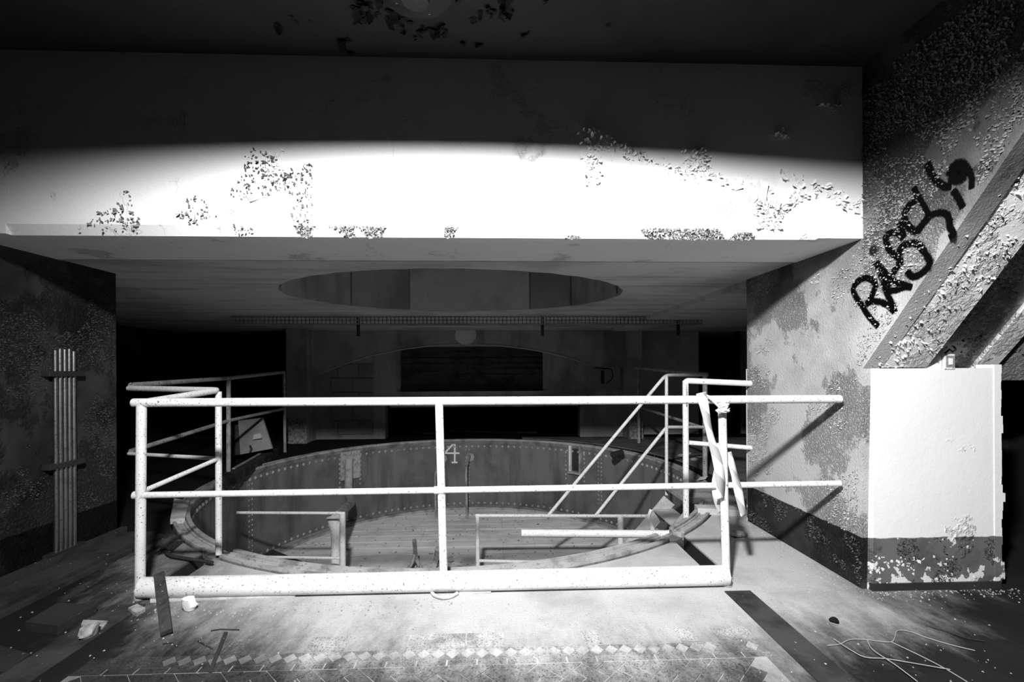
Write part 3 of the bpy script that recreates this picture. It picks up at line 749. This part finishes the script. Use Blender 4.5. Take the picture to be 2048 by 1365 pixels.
# graffiti
def gp(pts): return [at(1690+x*.271, 300+y*.271, X=XR-.0130) for x, y in pts]
def smooth(pts, n=6):
    out = []
    P = [pts[0]]+list(pts)+[pts[-1]]
    for i in range(1, len(P)-2):
        p0, p1, p2, p3 = P[i-1], P[i], P[i+1], P[i+2]
        for k in range(n):
            t = k/n; out.append(.5*((2*p1)+(p2-p0)*t+(2*p0-5*p1+4*p2-p3)*t*t+(3*p1-p0-3*p2+p3)*t**3))
    return out+[P[-2]]
strokes = [
 ([(248,1308),(205,1262),(160,1205),(128,1150),(85,1090),(60,1025),(100,965),(160,945),(205,965),(225,1000),(205,1060),(180,1115),(150,1140)], 1.),
 ([(150,1140),(200,1118),(260,1122),(320,1150),(368,1200)], 1.),
 ([(370,1205),(345,1130),(310,1055),(280,960),(250,880),(228,825)], 1.),
 ([(228,825),(290,900),(350,960),(420,990),(500,1015)], .95),
 ([(305,1040),(370,1035),(430,1015),(495,1012)], .95),
 ([(305,1030),(335,950),(370,885),(410,830),(375,790)], 1.),
 ([(415,830),(400,760),(430,705),(500,688),(545,700),(590,760),(625,825),(600,880),(540,925),(490,930),(455,890)], 1.05),
 ([(410,820),(360,770),(320,720),(300,650),(320,620),(365,605),(400,620),(435,655)], 1.),
 ([(435,650),(425,600),(395,530)], .9),
 ([(505,270),(530,320),(565,380),(600,440),(620,490)], .8),
 ([(530,360),(480,400),(445,460),(445,530),(485,580),(530,600),(570,550),(620,490)], 1.1),
 ([(620,490),(680,465),(745,470),(770,520),(775,570),(800,620),(765,650)], .95),
 ([(605,90),(640,180),(690,240),(745,270),(790,265)], 1.),
 ([(795,290),(840,360),(872,430)], .9),
 ([(780,190),(800,130),(850,110),(880,150),(850,210),(800,200),(815,160),(850,160)], 1.5),
 ([(885,110),(930,180),(935,290)], .8),
]
g = G(); cov = []
for pts, wf in strokes:
    S = smooth(gp(pts)); n = len(S)
    for i, p in enumerate(S):
        d = (S[min(i+1, n-1)]-S[max(i-1, 0)]).normalized(); nn = Vector((0, -d.z, d.y))
        wd = .0165*wf*(p-EYE).length/3.0
        ef = 0. if i in (0, n-1) else 1.
        for k, cv in ((-1.5, 0), (-.8, .6), (0, 1), (.8, .6), (1.5, 0)):
            g.v.append(p+nn*wd*k+Vector((random.uniform(-.0006, 0)-.0001*len(cov) % .0008, 0, 0))); cov.append(cv*ef)
    b0 = len(g.v)-5*n
    for i in range(n-1):
        for k in range(4): g.f.append((b0+i*5+k, b0+i*5+k+1, b0+i*5+5+k+1, b0+i*5+5+k))
me = bpy.data.meshes.new('graffiti'); me.from_pydata(g.v, [], g.f); me.materials.append(m_spray)
at_ = me.attributes.new('cover', 'FLOAT', 'POINT')
for i, cvv in enumerate(cov): at_.data[i].value = cvv
o = bpy.data.objects.new('graffiti', me); COL.objects.link(o); o.parent = ws; o['label'] = 'black sprayed graffiti letters'

# flakes on walls
def flakes(parent, m, n, fn, nrm, s0, s1, thr, fs, lift=1.2, seed=0, name='paint_flakes'):
    g = G(); k = 0; tries = 0
    while k < n and tries < n*12:
        tries += 1; p = fn()
        if p is None: continue
        if noise.fractal(Vector(p)*fs+Vector((seed, 0, 0)), 1., 2., 3) > thr:
            g.chip(p, nrm, random.uniform(s0, s1), lift); k += 1
    if g.v: part(name, g, m, parent, kind='stuff')
m_fl = M('peeled_paint', .46, stain=.3, sscale=20, grain=.15, top_falloff=(1.6, 2.4, .3))
m_fld = M('dark_peeled_paint', .10, stain=.5, sscale=20, chips=(.3, 50, .7))
U = random.uniform
def side_pt():
    y, z = U(1.3, 3.8), U(.3, 2.9)
    if y < 2.62 and (z < 1.3 or y < 2.60-(z-1.28)/1.19): return None
    return (XR-.008, y, z)
flakes(ws, m_fl, 11000, side_pt, (-1,0,0), .0022, .0065, .10, 2.2, seed=3)
flakes(ws, m_fl, 5200, lambda: (lambda p: p if p and p[1] < 2.62 and p[2] > 1.3 else None)(side_pt()), (-1,0,0), .0025, .0075, .06, 2.5, seed=9)
flakes(ws, m_fld, 900, lambda: (XR-.008, U(2.6, 3.8), U(0.02, .3)), (-1,0,0), .003, .008, .0, 4)
def inc_pt(x0, x1, yb, off=.0):
    def f():
        t_ = U(0, 1); return (U(x0, x1), yb-1.5*t_, 1.29+1.5*t_*1.19)
    return f
nI = (0, -.766, -.643)
flakes(bpy.data.objects['stair_beam'], m_soffit, 1100, inc_pt(XR+.02, XR+.36, YB), nI, .003, .009, .08, 3.)
flakes(st2, m_fld, 2600, inc_pt(2.62, 3.4, 2.80), nI, .003, .010, -.05, 3.)
flakes(wr, m_fld, 900, lambda: (U(XR+.05, 2.9), YB, U(.02, .3)), (0,-1,0), .002, .006, -.05, 6)
flakes(wr, m_white, 60, lambda: (U(XR+.05, 2.9), YB, U(.04, .2)), (0,-1,0), .006, .014, .12, 9, lift=.1)
flakes(lw, m_fld, 8000, lambda: (XL, U(2.3, 3.62), U(.3, 1.9)), (1,0,0), .002, .006, .05, 2.4)
flakes(beam, m_plaster, 500, lambda: (U(.9, 2.1), YB, U(2.08, 2.8)) , (0,-1,0), .004, .012, .3, 2.6, seed=11, lift=1.6)
flakes(beam, m_fl, 420, lambda: (U(-2.3, -1.0), YB, U(2.05, 2.5)), (0,-1,0), .004, .010, .22, 3.2, seed=15, lift=1.6)
flakes(beam, m_fl, 1100, lambda: (lambda k: (U(-2.2, 1.8), YB+.034*k, ZB+.052*(1-k)))(U(0, 1)), (0,-.84,-.54), .004, .009, -.02, 2.5)
# larger lifted plaster sheets on the beam (seen as white scabs)
for (px, py, s_) in ((512, 392, .045), (1468, 370, .05), (1520, 382, .06), (1505, 392, .045), (1712, 418, .04), (1700, 412, .03)):
    c = at(px, py, Y=YB); g = G().chip(c, (0,-1,0), s_, .35); part('plaster_scab', g, m_white, beam)
# diagonal crack flakes on beam
g = G()
for (a, b) in (((1160, 260), (1290, 320)), ((1290, 320), (1545, 385)), ((1560, 345), (1725, 420)), ((540, 300), (552, 360)), ((1180, 270), (1190, 370))):
    for _ in range(90):
        t_ = U(0, 1); c = at(a[0]+(b[0]-a[0])*t_+random.gauss(0, 10), a[1]+(b[1]-a[1])*t_+random.gauss(0, 8), Y=YB); g.chip(c, (0,-1,0), U(.004, .014), 1.6)
part('crack_flakes', g, m_plaster, beam, kind='stuff')

# ---------------------------------------------------------------- loose things
def slab(name, label, cat, quad, h, m, z=0., bevel=.002, group=None):
    g = G().prism([at(a, b, Z=z+h).xy[:] for a, b in quad], [], XY, z, z+h); return single(name, g, m, label, cat, group, bevel)
slab('concrete_slab', 'thick dark slab lying on the floor before the left wall', 'slab', [(50, 1244), (115, 1206), (194, 1209), (115, 1252)], .05, m_iron)
slab('dark_plate', 'flat dark plate at the lower left corner of the floor', 'plate', [(-60, 1335), (-20, 1285), (60, 1308), (10, 1345)], .012, m_iron)
slab('brick_piece', 'small flat brick piece by the foot of the left post', 'brick', [(256, 1216), (274, 1208), (291, 1216), (273, 1227)], .022, m_rub)
slab('wood_scrap', 'pale rough block scrap beside the dark slab', 'scrap', [(162, 1249), (166, 1240), (216, 1242), (205, 1256)], .018, m_rub)
slab('metal_plate', 'dark triangular plate on the floor left of the open channel', 'plate', [(326, 1098), (340, 1084), (371, 1081), (345, 1103)], .006, m_iron)
slab('floor_plank', 'long pale plank under the left half of the bottom pipe', 'plank', [(300, 1203), (300, 1186), (594, 1180), (590, 1191)], .012, m_lwood)
slab('wood_block', 'pale strip of wood under the bottom pipe right of the middle post', 'wood', [(918, 1186), (918, 1176), (984, 1174), (982, 1184)], .012, m_lwood)
slab('metal_strip', 'thin metal strip lying askew on the floor in front of the left plank', 'strip', [(448, 1264), (456, 1264), (424, 1345), (416, 1343)], .008, m_iron)
# leaning plank
a = at(333, 1266, Z=.02); b = at(318, 1150, Y=pl.y-.06)
single('leaning_plank', G().beam(a, b, .048, .028, up=(0,-.3,1)), m_wood, 'dark plank leaning on the bottom pipe beside the left post', 'plank', bevel=.003)
# crumpled cup, broken cup
def crumple(name, label, cat, px, py, r, h, m, sd, open_=True):
    c = at(px, py, Z=0); g = G(); n = 14; rings = []
    rnd = random.Random(sd)
    prof = [(0., .004), (.7, .0), (.9, .35), (1., .75), (1.02, 1.), (.92, .98), (.8, .5), (.3, .15)]
    for i, (rr, zz) in enumerate(prof):
        for k in range(n):
            an = k*2*math.pi/n; q = 1+.22*math.sin(an*2+sd)+rnd.uniform(-.08, .08)
            zc = zz*(1 if not (i in (3, 4, 5) and (k+sd) % n < 5) else .45)
            g.v.append(c+Vector((math.cos(an)*rr*r*q, math.sin(an)*rr*r*q, .003+zc*h)))
    for i in range(len(prof)-1):
        for k in range(n): g.f.append((i*n+k, i*n+(k+1)%n, (i+1)*n+(k+1)%n, (i+1)*n+k))
    g.sm = True
    return single(name, g, m, label, cat)
crumple('broken_cup', 'broken white cup on the floor right of the leaning plank', 'cup', 379, 1221, .034, .06, m_white, 2)
crumple('crumpled_can', 'crumpled pale can beside the dark slab at lower left', 'can', 178, 1276, .036, .05, m_rub, 5)
crumple('paper_wad', 'crumpled paper wad on the bright floor behind the right post', 'paper', 1478, 1074, .05, .03, m_rub, 8)
# hooked bar
tubepx([(318, 1106, .02), (328, 1094, .03), (336, 1112, .025), (380, 1119, .022), (425, 1126, .03)], .011, m_iron, 'hooked_bar', 'dark hooked iron bar lying across the left floor channel', 'bar')
tubepx([(858, 1176, .012), (868, 1192, .012), (885, 1197, .012), (903, 1194, .012), (915, 1187, .012)], .010, m_lwood, 'curved_strip', 'curved strip on the floor at the foot of the middle post', 'strip')
# wires at the right
wires = [([(1655, 1292), (1680, 1289), (1700, 1280), (1730, 1280), (1780, 1285), (1790, 1275), (1795, 1262), (1820, 1264), (1850, 1275), (1900, 1290), (1950, 1302)], 'pale wire looping nearest the pier foot'),
         ([(1668, 1279), (1700, 1300), (1730, 1315), (1770, 1318), (1820, 1326), (1900, 1340)], 'dark wire curving under the pale loops'),
         ([(1735, 1281), (1745, 1300), (1790, 1330), (1835, 1364)], 'pale wire running down to the bottom edge'),
         ([(1783, 1285), (1840, 1312), (1890, 1338), (1935, 1365)], 'pale wire running to the lower right corner'),
         ([(1850, 1251), (1890, 1262), (1930, 1276), (1968, 1283)], 'short dark stiff wire nearest the dark doorway'),]
for k, (pts, lab) in enumerate(wires):
    S = smooth([at(a, b, Z=.006+.004*(k % 3)) for a, b in pts], 4)
    single('wire', G().tube(S, .0022, 6), m_wire if 'pale' in lab else m_iron, lab, 'wire', 'loose wires on the floor by the pier')
c = at(1668, 1241, Z=.012)
S = [c+Vector((.016*math.cos(k*math.pi/8), .016*math.sin(k*math.pi/8), .004*math.sin(k*math.pi/4))) for k in range(17)]
single('rubber_ring', G().tube(S, .006, 8), m_black, 'small black ring on the floor before the right pier', 'ring')
for pts, lab in (([(422, 1262), (440, 1259), (478, 1260)], 'thin twig above the metal strip'), ([(395, 1282), (410, 1290), (425, 1298)], 'thin twig left of the metal strip'),
                 ([(1490, 1352), (1488, 1335), (1478, 1328)], 'thin curved wire lying on the herringbone tiles'), ([(325, 1288), (345, 1285), (355, 1294)], 'bent twig on the floor beneath the dark leaning plank')):
    single('twig', G().tube([at(a, b, Z=.006) for a, b in pts], .003, 6), m_wood, lab, 'twig', 'twigs and wire scraps on the floor')
# left floor edge: low kerb, duct and block
t = thing('floor_duct', 'dark steel duct strip running along the floor at the foot of the left wall', 'duct', (-2.75, 3, 0))
part('duct_cover', G().box((-2.82, 1.6, 0), (-2.62, 3.66, .05)), m_cover, t, bevel=.004)
part('duct_lip', G().box((-2.60, 1.6, 0), (-2.57, 3.66, .028)), m_cover, t)
part('duct_lip', G().box((-2.88, 1.6, 0), (-2.84, 3.66, .09)), m_cover, t)
g = G().prism([at(340, 1050, Z=0).xy[:], at(370, 1048, Z=0).xy[:], at(379, 1010, Z=0).xy[:], at(348, 1006, Z=0).xy[:]], [], XY, 0, .045)
single('concrete_pad', g, m_lwood, 'small pale concrete pad beside the left rim of the pit', 'pad', bevel=.006)
a, b = at(548, 905, Z=.05), at(452, 962, Z=.05)
single('timber_beam', G().beam(a, b, .14, .12), m_wood, 'dark squared timber lying beside the left rim of the pit', 'timber', bevel=.006)
a, b = at(520, 908, Z=.13), at(467, 938, Z=.13)
single('metal_strip', G().beam(a, b, .03, .015), m_ring, 'bright thin strip lying on the dark squared timber', 'strip')
# leaning metal door panel
t = thing('equipment_cover', 'square metal cover with a label leaning behind the left pit railing', 'cover', at(505, 915, Z=0))
Yp = 6.6
q4 = [at(480, 910, Y=Yp-.1), at(544, 898, Y=Yp), at(524, 836, Y=Yp+.2), at(476, 842, Y=Yp+.2)]
def plate(q, th): return G().add([*q, *[v+Vector((0, th, 0)) for v in q]], [(0,1,2,3), (7,6,5,4), (0,4,5,1), (1,5,6,2), (2,6,7,3), (3,7,4,0)])
part('sheet', plate(q4, .04), m_block, t, bevel=.004)
part('side_sheet', plate([at(463, 912, Y=Yp+.0), at(479, 910, Y=Yp-.05), at(474, 850, Y=Yp+.15), at(463, 852, Y=Yp+.15)], .04), m_board, t)
part('label_plate', plate([at(506, 880, Y=Yp-.02), at(523, 877, Y=Yp-.02), at(521, 867, Y=Yp+.0), at(507, 870, Y=Yp+.0)], .01), m_soff, t)
part('handle', G().tube([at(500, 892, Y=Yp-.06), at(503, 898, Y=Yp-.09), at(500, 905, Y=Yp-.1)], .012, 6), m_iron, t)
# bolt heap right by the platform
for i, (px, py) in enumerate(((1362, 912), (1376, 908), (1388, 920), (1400, 914))):
    c = at(px, py, Z=.02); S = [c+Vector((.05*math.cos(k*math.pi/5), .05*math.sin(k*math.pi/5), .008*math.sin(k))) for k in range(9)]
    single('cable_scrap', G().tube(S, .012, 6), m_ring, ('leftmost','second from left','third from left','rightmost')[i]+' scrap of curled cable on the floor beyond the stair head', 'cable', 'curled cable scraps beyond the stair head')

# ---------------------------------------------------------------- barrier tape
def tape_mat():
    m = bpy.data.materials.new('striped_tape'); m.use_nodes = True; nt = m.node_tree; N = nt.nodes; L = nt.links
    bs = N['Principled BSDF']; bs.inputs['Roughness'].default_value = .45
    a = N.new('ShaderNodeAttribute'); a.attribute_name = 'along'
    f = N.new('ShaderNodeMath'); f.operation = 'FRACT'; L.new(a.outputs['Fac'], f.inputs[0])
    g_ = N.new('ShaderNodeMath'); g_.operation = 'GREATER_THAN'; g_.inputs[1].default_value = .5; L.new(f.outputs[0], g_.inputs[0])
    mr = N.new('ShaderNodeMapRange'); L.new(g_.outputs[0], mr.inputs['Value']); mr.inputs['To Min'].default_value = .85; mr.inputs['To Max'].default_value = .42
    L.new(mr.outputs[0], bs.inputs['Base Color']); return m
m_tape = tape_mat()
def tape(pts, w0, twist=0, ph=0):
    g = G(); al = []; S = smooth([Vector(p) for p in pts], 6); dist = 0
    for i, p in enumerate(S):
        if i: dist += (p-S[i-1]).length
        d = (S[min(i+1, len(S)-1)]-S[max(i-1, 0)]).normalized(); s = d.cross(Vector((0, -1, 0))).normalized()
        s.rotate(Matrix.Rotation(twist*math.sin(i*.35+ph), 3, d))
        wd = w0*(1-.3*math.sin(i*.11+ph)**2)
        for k in (-.5, .5): g.v.append(p+s*wd*k); al.append(dist*5+k*.4)
        if i: n = len(g.v); g.f.append((n-4, n-3, n-1, n-2))
    n0 = len(g.v)
    return g, al
tp = thing('barrier_tape', 'striped barrier tape knotted to the right post and hanging down', 'tape', pr)
Yt = at(1448, 810, X=tp.location.x).y if False else pr.y
K_ = lambda px, py, dy=0: at(px, py, Y=Yt-.04+dy)
for nm, pts, w0, tw, ph in (
    ('strand', [K_(1402, 786), K_(1409, 815), K_(1416, 850), K_(1424, 885), K_(1434, 918), K_(1441, 960), K_(1440, 1000, .02)], .058, .15, 0),
    ('strand', [K_(1448, 838, .07), K_(1443, 880, .07), K_(1438, 920, .07), K_(1432, 965, .07), K_(1434, 1000, .07), K_(1441, 1025, .07)], .046, .3, 1),
    ('strand', [K_(1456, 905, .07), K_(1466, 940, .06), K_(1474, 970, .02), K_(1481, 1005, .02), K_(1487, 1033, .02)], .05, .25, 2),
    ('strand', [K_(1404, 790), K_(1420, 796, .01), K_(1436, 812, 0), K_(1446, 820, -.01)], .02, .4, 0),
    ('knot', [K_(1436, 808, 0), K_(1446, 812, -.01), K_(1458, 808, .0), K_(1450, 816, -.012), K_(1437, 820, .0), K_(1450, 824, -.012), K_(1460, 818, 0)], .02, .9, 1),
    ('knot', [K_(1432, 820, 0), K_(1440, 826, 0), K_(1450, 820, -.02), K_(1459, 824, -.01)], .016, .4, 1)):
    g, al = tape(pts, w0, tw, ph)
    me = bpy.data.meshes.new(nm); me.from_pydata([v-LOC[tp] for v in g.v], [], g.f); me.materials.append(m_tape)
    a_ = me.attributes.new('along', 'FLOAT', 'POINT')
    for i, q_ in enumerate(al): a_.data[i].value = q_
    for p_ in me.polygons: p_.use_smooth = True
    o = bpy.data.objects.new(nm, me); COL.objects.link(o); o.parent = tp
    md = o.modifiers.new('solid', 'SOLIDIFY'); md.thickness = .0006
slab('tape_scrap', 'short pale scrap lying on the landing plate', 'tape', [(1392, 962), (1412, 958), (1416, 952), (1400, 955)], .004, m_white, z=.032)
P = [stp(1300, 1018)+Vector((0,-.03,0)), stp(1295, 1032)+Vector((0,-.04,0)), stp(1299, 1045)+Vector((0,-.04,0)), stp(1303, 1060)+Vector((0,-.05,0))]
g, al = tape(P, .04, .6, 1)
single('tape_strip', g, m_white, 'white strip of tape caught on the upper stair stringer', 'tape')

# ---------------------------------------------------------------- rubble on the floor
g = G()
def in_pit(x, y): return (x-PC.x)**2+(y-PC.y)**2 < (RO+.02)**2 or (y > CH-.02 and (SL[0]-.02 < x < SL[1]+.02 or SR[0]-.02 < x < SR[1]+.02))
def bit(x, y, s, z=0.):
    vs = []; h = s*U(.3, .9)
    for zz, k_ in ((0, 1.), (h, .6)):
        for k in range(4):
            a = k*math.pi/2+U(-.5, .5); vs.append((x+math.cos(a)*s*k_*U(.6, 1.2), y+math.sin(a)*s*k_, z+zz))
    g.add(vs, [(4,5,6,7), (0,1,5,4), (1,2,6,5), (2,3,7,6), (3,0,4,7)])
for _ in range(3200):
    x, y = U(-2.6, 4.2), U(1.7, 8.4)**1.
    if in_pit(x, y) or (x > XR-.01 and 2.5 < y < 3.95): continue
    bit(x, y, random.choice((.002, .003, .004, .006)))
for _ in range(400):     # along the pier foot
    y = U(2.5, 4.3); bit(XR-.02-abs(random.gauss(0, .09)), y, U(.002, .007))
for _ in range(200): bit(U(2.1, 3.2), YB-.02-abs(random.gauss(0, .05)), U(.002, .007))
for _ in range(220): bit(U(-1.95, -.3)+random.gauss(0, .1), 2.52+random.gauss(0, .05), U(.002, .009))
part('rubble_bits', g, m_rub, floor, kind='stuff')
g = G()
for _ in range(700):
    a = U(0, 6.28); r = PR*math.sqrt(U(0, .9)); bit(PC.x+r*math.cos(a), PC.y+r*math.sin(a), U(.006, .022), PZ)
part('rubble_bits', g, m_rub, pf, kind='stuff')
